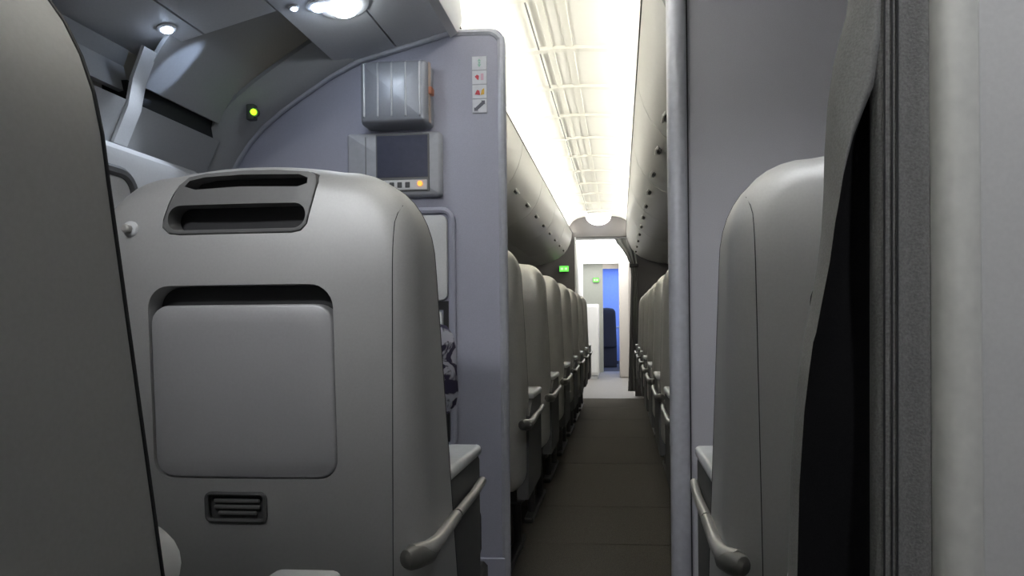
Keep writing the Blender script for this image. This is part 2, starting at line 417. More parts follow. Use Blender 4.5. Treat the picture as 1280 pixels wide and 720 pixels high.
def seat_common(t, out, sgn, m_shell, zarm=0.0):
    """parts shared by both kinds; sgn=+1 puts the aisle side on +x"""
    # dark piping round the front rim
    rim = [(x, yfront(z) + 0.002, z) for x, z in inset(out, 0.001) if z > 0.4]
    k0 = min(range(len(rim)), key=lambda k: (rim[k][2], -rim[k][0]) if rim[k][0] > 0 else (9, 0))
    rim = rim[k0:] + rim[:k0]
    finish('edge_piping', tube(bmesh.new(), rim, 0.0018, 6), seam_m, t)
    # padded front
    q = inset(out, 0.045)
    R = []
    for d, ins in ((-0.015, 0.0), (0.03, 0.0), (0.055, 0.006), (0.07, 0.02)):
        R.append([(x, yfront(z) + d, z) for x, z in inset(q, ins)])
    finish('back_cushion', loft(bmesh.new(), R), fabric_m, t, 60)
    finish('seat_cushion', B((-0.235, 0.2, 0.36), (0.225, 0.70, 0.50), 0.03, 3), fabric_m, t)
    for y in (0.18, 0.52):
        finish('leg', tube(bmesh.new(), [(sgn * 0.15, y, 0.35), (sgn * 0.15, y + 0.06, 0.03), (sgn * 0.15, y + 0.06, 0.0045)], [0.02, 0.018, 0.026], 10), steel_m, t)
    finish('foot_rail', B((sgn * 0.15 - 0.022, 0.12, 0.0045), (sgn * 0.15 + 0.022, 0.68, 0.03), 0.006, 1), steel_m, t)
    finish('seat_pan', B((-0.24, 0.14, 0.30), (0.24, 0.68, 0.36), 0.01, 1), steel_m, t)
    # arm on the aisle side: dark panel, pale cap, silver bar with knob
    for sg, aisle in ((sgn, True), (-sgn, False)):
        a = lambda x: sg * x
        lo, hi = sorted((a(0.228), a(0.268)))
        prof = [(0.06, 0.34), (0.42, 0.34), (0.452, 0.38), (0.452, 0.655), (0.43, 0.672), (0.20, 0.672), (0.10, 0.62)]
        bm = bmesh.new(); loft(bm, [[(lo, y, z) for y, z in prof], [(hi, y, z) for y, z in prof]])
        bmesh.ops.bevel(bm, geom=[e for e in bm.edges if abs(e.verts[0].co.x - e.verts[1].co.x) < 1e-4 and len(e.link_faces) == 2 and e.calc_face_angle(0) > 0.5], offset=0.008, segments=2, affect='EDGES')
        finish('arm_panel', bm, arm_m, t)
        lo, hi = sorted((a(0.185), a(0.274)))
        bm = B((lo, 0.19, 0.668), (hi, 0.452, 0.692), 0.010, 3)
        for v in bm.verts:
            if v.co.y > 0.38: v.co.z -= 0.25 * (v.co.y - 0.40) ** 1 * 0.3
            if v.co.y > 0.40: v.co.x -= sg * 0.35 * (v.co.y - 0.40) * (1 if abs(v.co.x) < 0.23 else 0) * -1
        finish('arm_cap', bm, cap_m, t)
        if aisle:
            ax = a(0.282)
            bar = finish('arm_bar', tube(bmesh.new(), [(a(0.262), -0.004, 0.610), (a(0.278), 0.03, 0.606), (ax, 0.07, 0.606), (ax, 0.185, 0.612)], [0.014, 0.0135, 0.0115, 0.0105], 12), bar_m, t)
            finish('arm_bar_front', tube(bmesh.new(), [(ax, 0.195, 0.612), (ax, 0.33, 0.613), (ax - sg * 0.006, 0.44, 0.613)], [0.0095, 0.009, 0.009], 12), bar_m, t)
            kb = bmesh.new()
            tube(kb, [(a(0.256), -0.022, 0.607), (a(0.258), -0.020, 0.607), (a(0.262), -0.012, 0.606), (a(0.268), 0.005, 0.603), (a(0.276), 0.03, 0.598), (a(0.28), 0.06, 0.598)], [0.006, 0.013, 0.0175, 0.018, 0.015, 0.009], 14)
            finish('bar_knob', kb, knob_m, bar)
            finish('bar_joint', tube(bmesh.new(), [(ax, 0.183, 0.612), (ax, 0.197, 0.612)], 0.008, 10), seam_m, bar)

def premium_seat(name, label, loc, sgn, group, cx=0.0):
    t = thing(name, label, 'seat', loc, group)
    out = seat_outline(0.278, 0.262, 0.36, 1.20, 0.125, 0.165)
    sh = build_shell(out, 'back_shell', shell_m, t)
    bmt = bmesh.new(); bmt.from_mesh(sh.data); bvh = BVHTree.FromBMesh(bmt); bmt.free()
    # openings: handle panel recess, tray recess, vent recess, all centred on cx
    hp = []
    hz0, hz1 = 1.086, 1.186
    raw = [(-0.122, hz0 + 0.012), (-0.11, hz0 + 0.002), (-0.09, hz0), (0.085, hz0), (0.10, hz0 + 0.003), (0.109, hz0 + 0.014), (0.118, hz0 + 0.06), (0.1205, hz1 - 0.022), (0.117, hz1 - 0.008), (0.103, hz1 - 0.002), (0.05, hz1 + 0.002), (-0.0, hz1 + 0.002), (-0.06, hz1 - 0.001), (-0.088, hz1 - 0.006), (-0.104, hz1 - 0.02), (-0.116, hz1 - 0.05), (-0.122, hz1 - 0.075)]
    hp = [(cx + sgn * x, z) for x, z in (raw if sgn > 0 else raw[::-1])]
    tr = rrect(cx - 0.1475, cx + 0.1475, 0.712, 1.009, (0.03, 0.03, 0.036, 0.036), 7)
    ve = rrect(cx - 0.06, cx + 0.034, 0.648, 0.690, 0.008, 4)
    boolean_cut(sh, [cutter(hp, -0.2, ysurf(cx, 1.13) + 0.05), cutter(tr, -0.2, ysurf(cx, 0.85) + 0.045), cutter(ve, -0.2, ysurf(cx, 0.67) + 0.012)])
    # handle panel with two grip slots
    hpl = finish('handle_panel', plate(inset(hp, 0.0015), ysurf, -0.001, 0.03, 0.002, 3), panel_m, t, 40)
    s1 = [(cx + sgn * x, z) for x, z in [(-0.092, 1.163), (-0.075, 1.157), (0.0, 1.160), (0.09, 1.158), (0.104, 1.163), (0.104, 1.172), (0.09, 1.178), (0.0, 1.1795), (-0.06, 1.177), (-0.085, 1.172)]]
    if sgn < 0: s1 = s1[::-1]
    s2 = rrect(cx - 0.1135, cx + 0.1055, 1.0935, 1.1325, 0.0185, 8) if sgn > 0 else rrect(cx - 0.1055, cx + 0.1135, 1.0935, 1.1325, 0.0185, 8)
    boolean_cut(hpl, [cutter(s1, -0.2, 0.2), cutter(s2, -0.2, 0.2)])
    finish('grip_well', B((cx - 0.117, ysurf(cx, 1.13) + 0.036, 1.088), (cx + 0.117, ysurf(cx, 1.13) + 0.04, 1.140)), seam_m, hpl)
    finish('grip_well', B((cx - 0.097, ysurf(cx, 1.13) + 0.041, 1.150), (cx + 0.097, ysurf(cx, 1.13) + 0.045, 1.178)), dark_m, hpl)
    # tray door sitting low in its recess
    finish('tray_recess', plate(inset(tr, 0.0012), ysurf, 0.03, 0.043, 0.001, 2), dark_m, t)
    td = rrect(cx - 0.1455, cx + 0.1455, 0.714, 0.979, (0.029, 0.029, 0.03, 0.03), 7)
    finish('tray_table', plate(td, ysurf, 0.0015, 0.027, 0.004, 4), shell2_m, t, 50)
    # vent: recess with louvres
    v0 = finish('vent_frame', plate(ve, ysurf, 0.006, 0.011, 0.002, 2), arm_m, t)
    ring = [(x, ysurf(x, z) - 0.001, z) for x, z in ve]
    finish('vent_rim', tube(bmesh.new(), ring + ring[:1], 0.0035, 6), arm_m, v0)
    for k in range(3):
        z = 0.659 + k * 0.0095; dx = 0.010 if k == 0 else 0.004
        y = ysurf(cx, z)
        finish('louvre', B((cx - 0.054 + dx, y + 0.0005, z - 0.003), (cx + 0.028 - dx, y + 0.006, z + 0.003), 0.0015, 1), panel_m, v0)
    # seam running up each flank and out over the shoulder
    for sg in (-1, 1):
        pts = []
        for k in range(60):
            z = 0.37 + 0.83 * k / 59
            x = sg * (0.217 + 0.016 * (z - 0.37) / 0.75 + (0.9 * max(0, z - 1.10) ** 1.5))
            hit = bvh.ray_cast(Vector((x, -1, z)), Vector((0, 1, 0)))
            if hit[0] is None: break
            pts.append((x, hit[0].y - 0.0002, z))
        finish('shell_seam', tube(bmesh.new(), pts, 0.0007, 5), seam_m, t)
    # coat hook: chromed button on a short stem
    hx = cx - sgn * 0.176; hzz = 1.098; hy = ysurf(hx, hzz)
    hk = finish('coat_hook', tube(bmesh.new(), [(hx, hy + 0.004, hzz), (hx, hy - 0.002, hzz), (hx, hy - 0.004, hzz), (hx, hy - 0.0055, hzz)], [0.0125, 0.0125, 0.011, 0.008], 18), cap_m, t)
    finish('hook_button', tube(bmesh.new(), [(hx, hy - 0.004, hzz), (hx, hy - 0.014, hzz), (hx, hy - 0.016, hzz)], [0.0065, 0.0065, 0.004], 12), bar_m, hk)
    seat_common(t, out, sgn, shell_m)
    return t

GP = 'tall silver shell seats of the near cabin'
SX, SY = -0.57, 0.98
premium_seat('shell_seat', 'silver-grey hard shell seat back with closed tray table, in front of the bulkhead screen', (SX, SY, 0), 1, GP, -0.006)
premium_seat('shell_seat', 'grey shell seat across the aisle, standing before the right partition beside the dark curtain', (0.425, SY, 0), -1, GP, -0.010)
premium_seat('shell_seat', 'dark grey shell seat one row behind the tray table seat, smooth flank showing', (SX, SY - 0.729, 0), 1, GP, -0.006)

def economy_seat(sgn, loc, label, group):
    t = thing('economy_seat', label, 'seat', loc, group)
    out = seat_outline(0.262, 0.24, 0.36, 1.222, 0.09, 0.14)
    build_shell(out, 'back_shell', econ_m, t)
    td = rrect(-0.16, 0.16, 0.66, 0.93, 0.02, 5)
    tt = finish('tray_table', plate(td, ysurf, -0.010, 0.012, 0.004, 3), shell2_m, t, 50)
    finish('tray_latch', B((-0.02, ysurf(0, 0.94) - 0.016, 0.925), (0.02, ysurf(0, 0.94) + 0.01, 0.955), 0.004, 2), panel_m, tt)
    sc = rrect(-0.11, 0.11, 0.97, 1.10, 0.012, 4)
    finish('seat_screen', plate(sc, ysurf, -0.006, 0.02, 0.004, 3), dark_m, t, 50)
    pk = rrect(-0.19, 0.19, 0.42, 0.62, 0.02, 4)
    finish('literature_pocket', plate(pk, ysurf, -0.012, 0.012, 0.006, 3), fabric_m, t, 50)
    seat_common(t, out, sgn, econ_m)
    return t
ORD = ['first', 'second', 'third', 'fourth', 'fifth', 'sixth', 'seventh']
for sgn, xc, side_n in ((1, -0.585, 'window'), (-1, 0.44, 'centre')):
    proto = None
    for k in range(7):
        lab = '%s row economy aisle seat behind the %s partition, %s side of the aisle' % (ORD[k], 'screen' if sgn > 0 else 'plain right', side_n)
        y = 2.24 + 0.786 * k
        g = 'economy seats along the %s side of the aisle' % side_n
        if proto is None:
            proto = economy_seat(sgn, (xc, y, 0), lab, g); src = proto
        else:
            c = copy_tree(proto); c.location = (xc, y, 0); c['label'] = lab

# ================================================================== OVERHEAD BINS
bp_l = [(-0.575, 2.035), (-0.583, 1.96), (-0.603, 1.89), (-0.633, 1.825), (-0.68, 1.765), (-0.745, 1.715), (-0.84, 1.672), (-0.96, 1.64), (-1.12, 1.62), (-1.36, 1.62)]
def mir(x): return 2 * CX - x
for sgn in (1, -1):
    fx = (lambda x: x) if sgn > 0 else mir
    for k in range(6):
        y0 = 1.95 + k * 1.065; y1 = y0 + 1.057
        sname = 'screen partition on the window side' if sgn > 0 else 'plain right partition on the centre side'
        t = thing('overhead_bin', '%s cream overhead bin counted from the %s' % (ORD[k], sname), 'overhead bin', (fx(-0.9), y0, 1.62), 'cream overhead bins along the aisle')
        def L(x, y, z): return (fx(x) + (-fx(-0.9)), y - y0, z - 1.62)
        def ext(prof, a, b, th):
            bm = bmesh.new(); extrude_profile(bm, [(fx(x) - fx(-0.9), z - 1.62) for x, z in prof], a - y0, b - y0, th); return bm
        finish('bin_door', ext(bp_l[:8], y0, y1, -0.018 * sgn), bin_m, t)
        finish('bin_base', ext(bp_l[7:], y0, y1, -0.018 * sgn), bin_m, t)
        x0, x1 = sorted((fx(-1.36), fx(-0.62)))
        finish('bin_top', B((x0 - fx(-0.9), 0, 0.385), (x1 - fx(-0.9), y1 - y0, 0.405)), bin_m, t)
        finish('bin_lip', tube(bmesh.new(), [L(-0.574, y0, 2.031), L(-0.574, y1, 2.031)], 0.004, 6), latch_m, t)
        for j in range(2):
            yy = y0 + 0.27 + j * 0.53
            bm = bmesh.new()
            lp = finish('latch_plate', B((-0.02, -0.05, -0.006), (0.02, 0.05, 0.006), 0.005, 2), latchp_m, t)
            ang = math.radians(52) * sgn
            px, pz = (-0.655, 1.794) if sgn > 0 else (-0.678, 1.766)
            lp.location = L(px, yy, pz); lp.rotation_euler = (0, ang, 0)
            fb = finish('latch', B((-0.015, -0.045, -0.022), (0.015, 0.02, -0.004), 0.005, 2), latch_m, lp)

# ================================================================== END WALL AND BEYOND
ew = empty_struct('wall_end')
XO0, XO1, ZL = P(720, 380, Y_END).x, P(793, 380, Y_END).x, P(750, 296, Y_END).z
finish('end_panel', B((-1.38, Y_END, 0), (XO0, Y_END + 0.04, 2.3)), end_m, ew)
finish('end_panel', B((XO1, Y_END, 0), (1.5, Y_END + 0.04, 2.3)), end_m, ew)
finish('lintel', B((XO0, Y_END, ZL), (XO1, Y_END + 0.04, 2.3)), end_m, ew)
finish('opening_trim', B((XO0 - 0.012, Y_END - 0.01, 0.003), (XO0 + 0.008, Y_END + 0.05, ZL)), white_m, ew)
# dome lamp under the ceiling end
p = P(748, 271, 8.3)
dl = thing('dome_lamp', 'round glowing dome lamp where the aisle ceiling meets the end wall', 'lamp', (p.x, 8.28, 2.22))
bm = bmesh.new(); bmesh.ops.create_uvsphere(bm, u_segments=24, v_segments=12, radius=1)
for v in bm.verts: v.co = Vector((v.co.x * 0.155, v.co.y * 0.155, min(v.co.z, 0.05) * 0.115))
finish('diffuser', bm, emis('dome_glow', (0.95, 0.97, 1.0), 4.0), dl)
finish('mount_ring', tube(bmesh.new(), [(0, 0, 0.0), (0, 0, 0.024)], [0.16, 0.16], 24), white_m, dl)
# exit signs
green_m = emis('sign_green', (0.16, 0.85, 0.10), 0.9); pale_m = emis('sign_pale', (0.55, 1.0, 0.45), 1.0)
def sign(px, py, w, h, Y, label):
    p = P(px, py, Y)
    t = thing('exit_sign', label, 'sign', (p.x, Y, p.z), 'small green exit signs')
    finish('housing', B((-w / 2 - 0.006, 0, -h / 2 - 0.006), (w / 2 + 0.006, 0.03, h / 2 + 0.006), 0.004, 1), arm_m, t)
    f = finish('face', B((-w / 2, -0.004, -h / 2), (w / 2, 0.0, h / 2)), green_m, t)
    finish('symbol', B((-w * 0.36, -0.007, -h * 0.2), (-w * 0.1, -0.004, h * 0.2), 0.001, 1), pale_m, f)
    finish('symbol', B((w * 0.08, -0.007, -h * 0.2), (w * 0.34, -0.004, h * 0.2), 0.001, 1), pale_m, f)
sign(705, 336, 0.115, 0.07, Y_END - 0.034, 'small green lit exit sign on the brown end wall')
# cross aisle
gal = empty_struct('wall_galley')
finish('galley_ceiling', B((-1.38, Y_END + 0.05, 1.985), (1.5, 13.2, 2.04)), white_m, gal)
finish('ceiling_glow_sheet', B((-0.9, 8.8, 1.965), (0.6, 12.2, 1.985), 0.004, 1), emis('galley_panel', (1.0, 0.99, 0.96), 4.0), gal)  # added glowing sheet that makes the galley ceiling look brightly lit
YB = 12.4
xb0, xb1 = P(754, 400, YB).x, P(774, 400, YB).x
zb1 = P(760, 336, YB).z
finish('back_panel', B((-1.38, YB, 0), (xb0, YB + 0.04, 2.2)), gwall_m, gal)
finish('back_panel', B((xb1, YB, 0), (1.5, YB + 0.04, 2.2)), beige_m, gal)
finish('back_lintel', B((xb0, YB, zb1), (xb1, YB + 0.04, 2.2)), beige_m, gal)
finish('side_panel', B((XO0 - 0.05, 9.0, 0), (XO0 + 0.0, 10.2, 2.2), 0.01), white_m, gal)
x0, x1 = P(774, 400, 11.2).x, P(787, 400, 11.2).x
finish('galley_pillar', B((x0, 11.2, 0), (x1, 12.3, 2.2), 0.03, 3), beige_m, gal)
sign(745, 350, 0.10, 0.075, YB - 0.034, 'small green lit exit sign on the grey galley wall beside the blue doorway')
# pale closet end near the left of the cross aisle
x0, x1 = P(739, 400, 11.0).x, P(748, 400, 11.0).x; z1 = P(744, 380, 11.0).z
t = thing('closet', 'narrow pale half-height closet at the far end of the aisle', 'closet', ((x0 + x1) / 2 - 0.1, 11.0, 0))
bm = B((-(x1 - x0) / 2 - 0.1, 0, 0.06), ((x1 - x0) / 2 + 0.1, 0.5, z1), 0.012, 3); finish('body', bm, white_m, t)
finish('door', B((-(x1 - x0) / 2 - 0.08, -0.012, 0.10), ((x1 - x0) / 2 + 0.08, 0.0, z1 - 0.04), 0.004, 1), white_m, t)
finish('plinth', B((-(x1 - x0) / 2 - 0.08, 0.02, 0.0025), ((x1 - x0) / 2 + 0.08, 0.48, 0.06)), cap_m, t)
# blue-lit cabin beyond the doorway
bl = empty_struct('wall_far_cabin')
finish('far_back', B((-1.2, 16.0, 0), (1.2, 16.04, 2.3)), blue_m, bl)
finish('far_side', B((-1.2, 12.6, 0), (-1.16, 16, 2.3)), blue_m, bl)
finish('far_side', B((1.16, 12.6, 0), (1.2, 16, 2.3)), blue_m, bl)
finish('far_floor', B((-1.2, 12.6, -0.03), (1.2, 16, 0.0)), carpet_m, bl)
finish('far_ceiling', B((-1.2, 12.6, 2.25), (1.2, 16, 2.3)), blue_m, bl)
ft = thing('far_seat', 'dark seat silhouetted in the blue-lit cabin beyond the doorway', 'seat', (P(758, 400, 13.6).x, 13.6, 0))
out = seat_outline(0.2, 0.18, 0.4, 1.2, 0.09, 0.13)
build_shell(out, 'back_shell', fabric_m, ft)
finish('seat_base', B((-0.2, 0.1, 0.0005), (0.2, 0.6, 0.45), 0.02), fabric_m, ft)
tr_ = thing('service_trolley', 'pale low service trolley standing in the blue-lit cabin', 'trolley', (P(765, 400, 14.8).x, 14.8, 0.0))
finish('body', B((-0.15, 0, 0.06), (0.15, 0.4, 0.78), 0.015), blue_m, tr_); finish('top', B((-0.16, -0.01, 0.78), (0.16, 0.41, 0.81), 0.006), cap_m, tr_)
for sx in (-1, 1):
    for sy in (0.05, 0.35): finish('caster', tube(bmesh.new(), [(sx * 0.11 - 0.01, sy, 0.031), (sx * 0.11 + 0.01, sy, 0.031)], 0.03, 10), steel_m, tr_)

def area(name, loc, size, energy, color, rot=(0, 0, 0)):
    l = bpy.data.lights.new(name, 'AREA'); l.shape = 'RECTANGLE'; l.size, l.size_y = size; l.energy = energy; l.color = color
    o = bpy.data.objects.new(name, l); col.objects.link(o); o.location = loc; o.rotation_euler = rot; return o
area('far_cabin_light', (0, 14.5, 2.2), (1.6, 2.4), 55, (0.42, 0.58, 1.0))

# far curtain gathered at the right of the opening
def folds(name, rows, nf, amp, m, parent=None):
    """rows: (z, x0, x1, y); a pleated sheet with thickness"""
    bm = bmesh.new(); N = nf * 8; R = []
    for z, x0, x1, y in rows:
        f = [(x0 + (x1 - x0) * k / N, y + amp * math.sin(2 * math.pi * k / 8), z) for k in range(N + 1)]
        b = [(x, yy + 0.012, zz) for x, yy, zz in f[::-1]]
        R.append(f + b)
    loft(bm, R)
    return finish(name, bm, m, parent, 60)
yc = 8.36
rows = []
for py, a, b in ((298, 768, 796), (304, 771, 796), (312, 778, 796), (322, 784, 796), (332, 788, 797), (345, 789, 797), (380, 788, 797), (420, 787, 797), (460, 786, 798), (489, 785, 798)):
    p0, p1 = P(a, py, yc), P(b, py, yc); rows.append((max(p0.z, 0.02), p0.x, p1.x, yc))
fc = thing('doorway_curtain', 'dark grey curtain tied back at the right edge of the far doorway', 'curtain', (0, 0, 0))
cl = folds('cloth', rows, 3, 0.012, curt_m, fc)
cz_ = P(793, 332, yc); finish('tie_band', B((P(787, 332, yc).x, yc - 0.03, cz_.z - 0.02), (P(798, 332, yc).x, yc + 0.04, cz_.z + 0.02), 0.006), seam_m, fc)

# ================================================================== ON THE LEFT PARTITION
# ribbed metal case
a, b = P(452, 158, 1.80), P(535, 75, 1.80)
yb = Y_BULK
cs = thing('ribbed_case', 'ribbed grey metal case with rounded ends mounted on the bulkhead above the screen', 'case', (a.x, yb, a.z))
W, H = b.x - a.x, b.z - a.z
o_ = rrect(0, W, 0, H, 0.012, 5)
bm = bmesh.new(); loft(bm, [[(x, 0, z) for x, z in o_], [(x, -0.05, z) for x, z in o_], [(x, -0.064, z) for x, z in inset(o_, 0.005)], [(x, -0.068, z) for x, z in inset(o_, 0.012)]])
body = finish('body', bm, case_m, cs, 50)
for k in range(5):
    x = W * (0.055 + 0.205 * k) + 0.004
    finish('ridge', tube(bmesh.new(), [(x, -0.058, 0.012), (x, -0.0685, 0.02), (x, -0.0685, H - 0.012), (x, -0.056, H - 0.003)], 0.003, 8), caser_m, cs)
finish('side_strip', B((W, -0.05, 0.006), (W + 0.003, -0.034, H - 0.004), 0.003), mat('tan_strip', (0.48, 0.38, 0.32), 0.5), cs)
finish('seal_tag', B((W + 0.001, -0.056, H * 0.46), (W + 0.011, -0.03, H * 0.58), 0.003), mat('seal_orange', (0.45, 0.16, 0.08), 0.5), cs)
# wall screen
a, b = P(434, 247, 1.82), P(550, 163, 1.82)
ms = thing('wall_screen', 'pale grey bulkhead screen unit with a dark display and orange button', 'screen', (a.x, yb, a.z))
W, H = b.x - a.x, b.z - a.z
o_ = rrect(0, W, 0, H, 0.008, 4)
hs = finish('housing', loft(bmesh.new(), [[(x, 0, z) for x, z in o_], [(x, -0.022, z) for x, z in o_], [(x, -0.028, z) for x, z in inset(o_, 0.004)], [(x, -0.030, z) for x, z in inset(o_, 0.007)]]), mon_m, ms, 50)
sx0, sx1 = P(472, 200, 1.82).x - a.x, P(535, 200, 1.82).x - a.x
sz0, sz1 = P(500, 222, 1.82).z - a.z, P(500, 170, 1.82).z - a.z
bz0 = P(500, 238, 1.82).z - a.z
finish('bezel', B((sx0 - 0.004, -0.033, bz0 - 0.004), (sx1 + 0.004, -0.029, sz1 + 0.004), 0.001, 1), panel_m, ms)
finish('display', B((sx0, -0.0345, sz0), (sx1, -0.032, sz1)), screen_m, ms)
cp = finish('control_strip', B((sx0 + 0.002, -0.036, bz0), (sx1 - 0.002, -0.032, sz0 - 0.008), 0.001, 1), psu_m, ms)
q = P(526, 230, 1.82)
finish('button', tube(bmesh.new(), [(q.x - a.x, -0.034, q.z - a.z), (q.x - a.x, -0.040, q.z - a.z)], 0.007, 12), emis('orange_button', (1.0, 0.35, 0.05), 1.5), cp)
for k in range(3):
    x = sx0 + 0.035 + k * 0.022
    finish('key', B((x, -0.038, bz0 + 0.006), (x + 0.013, -0.035, sz0 - 0.014), 0.001, 1), arm_m, cp)
finish('speaker_groove', B((0.018 + 0.035, -0.0312, 0.012), (0.020 + 0.035, -0.029, H - 0.012)), panel_m, ms)
# placard with four pictograms
a, b = P(590.5, 142, yb), P(608.5, 70, yb)
pl = thing('safety_placard', 'narrow white placard with four safety pictograms by the partition edge', 'sign', (a.x, yb, a.z))
W, H = b.x - a.x, b.z - a.z
finish('backing', B((0, -0.002, 0), (W, 0, H)), mat('placard_back', (0.45, 0.46, 0.5), 0.5), pl)
white_p = mat('placard_white', (0.75, 0.76, 0.80), 0.5); ph = H / 4
pg = mat('picto_green', (0.35, 0.62, 0.50), 0.5); pr = mat('picto_red', (0.55, 0.06, 0.08), 0.5); py_ = mat('picto_yellow', (0.80, 0.50, 0.08), 0.5); pgr = mat('picto_grey', (0.14, 0.14, 0.17), 0.5); ppk = mat('picto_pink', (0.75, 0.5, 0.6), 0.5)
def poly(pts, m, parent, y=-0.0045, name='symbol'):
    bm = bmesh.new(); f = [bm.verts.new((x, y, z)) for x, z in pts]; g = [bm.verts.new((x, y + 0.0015, z)) for x, z in pts]
    bm.faces.new(f); bm.faces.new(g[::-1])
    for k in range(len(pts)): bm.faces.new((f[k], f[(k + 1) % len(pts)], g[(k + 1) % len(pts)], g[k]))
    return finish(name, bm, m, parent, 0)
for k in range(4):
    z0 = H - (k + 1) * ph
    sq = finish('pictogram', B((0.0012, -0.0035, z0 + 0.0015), (W - 0.0012, -0.001, z0 + ph - 0.0015)), white_p, pl)
    u = lambda l: [(x * W, z0 + z * ph) for x, z in l]
    if k == 0:
        poly(u([(.4, .62), (.5, .8), (.62, .62)]), pg, sq); poly(u([(.4, .4), (.62, .4), (.5, .2)]), pg, sq); poly(u([(.45, .45), (.57, .45), (.57, .57), (.45, .57)]), pg, sq)
    if k == 1:
        poly(u([(.2, .55), (.35, .68), (.48, .6), (.45, .3), (.36, .35)]), pr, sq); poly(u([(.6, .3), (.78, .3), (.78, .75), (.6, .75)]), ppk, sq)
    if k == 2:
        poly(u([(.2, .3), (.55, .25), (.5, .55), (.35, .62)]), pr, sq); poly(u([(.58, .25), (.82, .3), (.82, .72), (.66, .6)]), py_, sq)
    if k == 3:
        poly(u([(.15, .3), (.3, .15), (.85, .65), (.7, .82)]), pgr, sq); poly(u([(.15, .4), (.15, .15), (.42, .15)]), pgr, sq, -0.0055); poly(u([(.6, .85), (.86, .85), (.86, .58)]), pgr, sq, -0.0055)
# framed pocket under the screen
a, b = P(440, 560, yb), P(566, 263, yb)
pk = thing('bulkhead_pocket', 'framed grey recessed panel on the bulkhead under the screen', 'wall pocket', (a.x, yb, a.z))
W, H = b.x - a.x, b.z - a.z
o_ = rrect(0, W, 0, H, 0.03, 5)
rim = [(x, -0.006, z) for x, z in o_]
finish('frame', tube(bmesh.new(), rim + rim[:1], 0.009, 8), bulk_m, pk)
zc = P(550, 381, yb).z - a.z
upd = rrect(0.012, W - 0.014, zc + 0.012, H - 0.014, 0.018, 4)
finish('upper_panel', plate(upd, lambda x, z: -0.012, -0.002, 0.010, 0.004, 1), psu_m, pk)
finish('slot', B((0.012, -0.006, zc - 0.014), (W - 0.014, -0.001, zc + 0.01)), dark_m, pk)
finish('lower_panel', plate(rrect(0.012, W - 0.03, 0.014, zc - 0.016, 0.018, 4), lambda x, z: -0.012, -0.002, 0.010, 0.004, 1), psu_m, pk)
finish('side_slot', B((W - 0.028, -0.005, 0.02), (W - 0.014, -0.001, zc - 0.012)), dark_m, pk)

# patterned pillow propped in the seat, peeping past its flank
pm = bpy.data.materials.new('pillow_print'); pm.use_nodes = True
nt = pm.node_tree; bs = nt.nodes['Principled BSDF']; bs.inputs['Roughness'].default_value = 0.9
tc = nt.nodes.new('ShaderNodeTexCoord'); nz = nt.nodes.new('ShaderNodeTexVoronoi'); nz.inputs['Scale'].default_value = 26
n2 = nt.nodes.new('ShaderNodeTexNoise'); n2.inputs['Scale'].default_value = 30; n2.inputs['Distortion'].default_value = 1.5
nt.links.new(tc.outputs['Object'], nz.inputs['Vector']); nt.links.new(tc.outputs['Object'], n2.inputs['Vector'])
r = nt.nodes.new('ShaderNodeValToRGB'); r.color_ramp.interpolation = 'EASE'
r.color_ramp.elements[0].color = (0.055, 0.045, 0.10, 1); r.color_ramp.elements[1].color = (0.70, 0.70, 0.80, 1)
r.color_ramp.elements[0].position = 0.44; r.color_ramp.elements[1].position = 0.54
nt.links.new(n2.outputs['Fac'], r.inputs['Fac']); nt.links.new(r.outputs['Color'], bs.inputs['Base Color'])
YP = 1.29
pw = thing('pillow', 'purple and white patterned pillow squeezed beside the tray table seat', 'pillow', (-0.44, YP, 0.69))
con = [(546, 404), (558, 407), (566, 418), (570, 436), (571, 462), (573, 490), (570, 506), (562, 515), (556, 519)]
R = []
cp_ = [P(x, y, YP) for x, y in con]
for k, q in enumerate(cp_):
    hx = (q.x + 0.44); z = q.z - 0.69
    s = math.sin(math.pi * (0.12 + 0.76 * k / (len(cp_) - 1)))
    ring = []
    for j in range(20):
        a = 2 * math.pi * j / 20
        ring.append(((hx - 0.10) + 0.10 * math.cos(a) * (1 if math.cos(a) > 0 else 1.0), 0.045 * s * math.sin(a), z))
    R.append(ring)
finish('cover', loft(bmesh.new(), R), pm, pw, 80)

# white pillow on the nearer seat, just showing past its flank
wp = thing('pillow', 'plain white pillow resting on the armrest of the smooth dark shell seat', 'pillow', (-0.490, 0.565, 0.694))
R = []
for k in range(13):
    a = math.pi * (0.03 + 0.94 * k / 12); sn = math.sin(a) ** 0.5
    R.append([(0.10 * sn * math.cos(2 * math.pi * j / 20), 0.045 * sn * math.sin(2 * math.pi * j / 20), 0.042 - 0.042 * math.cos(a)) for j in range(20)])
finish('cover', loft(bmesh.new(), R), mat('pillow_white', (0.62, 0.62, 0.62), 0.9, 0, 0.03, 60, 0.2), wp, 80)
# arm of a seat hidden behind the curtain
ha = thing('armrest', 'pale capped armrest poking out behind the charcoal curtain', 'armrest', (0.206, 0.697, 0))
finish('arm_cap', B((-0.036, -0.034, 0.668), (0.045, 0.036, 0.692), 0.010, 3), cap_m, ha)
finish('arm_panel', B((-0.02, -0.03, 0.0035), (0.03, 0.03, 0.672), 0.008, 2), arm_m, ha)

# white tag by the first seat across the aisle
p = P(838, 549, 2.2)
tg = thing('white_tag', 'tiny white tag hanging at the first centre seat beside the partition post', 'tag', (p.x + 0.004, 2.2, p.z))
bm = B((-0.006, -0.003, -0.022), (0.008, 0.003, 0.02), 0.003); finish('tag_body', bm, cap_m, tg)
finish('tag_loop', tube(bmesh.new(), [(0.0, 0, 0.018), (0.004, 0, 0.05), (0.01, 0.0, 0.06)], 0.002, 6), cap_m, tg)

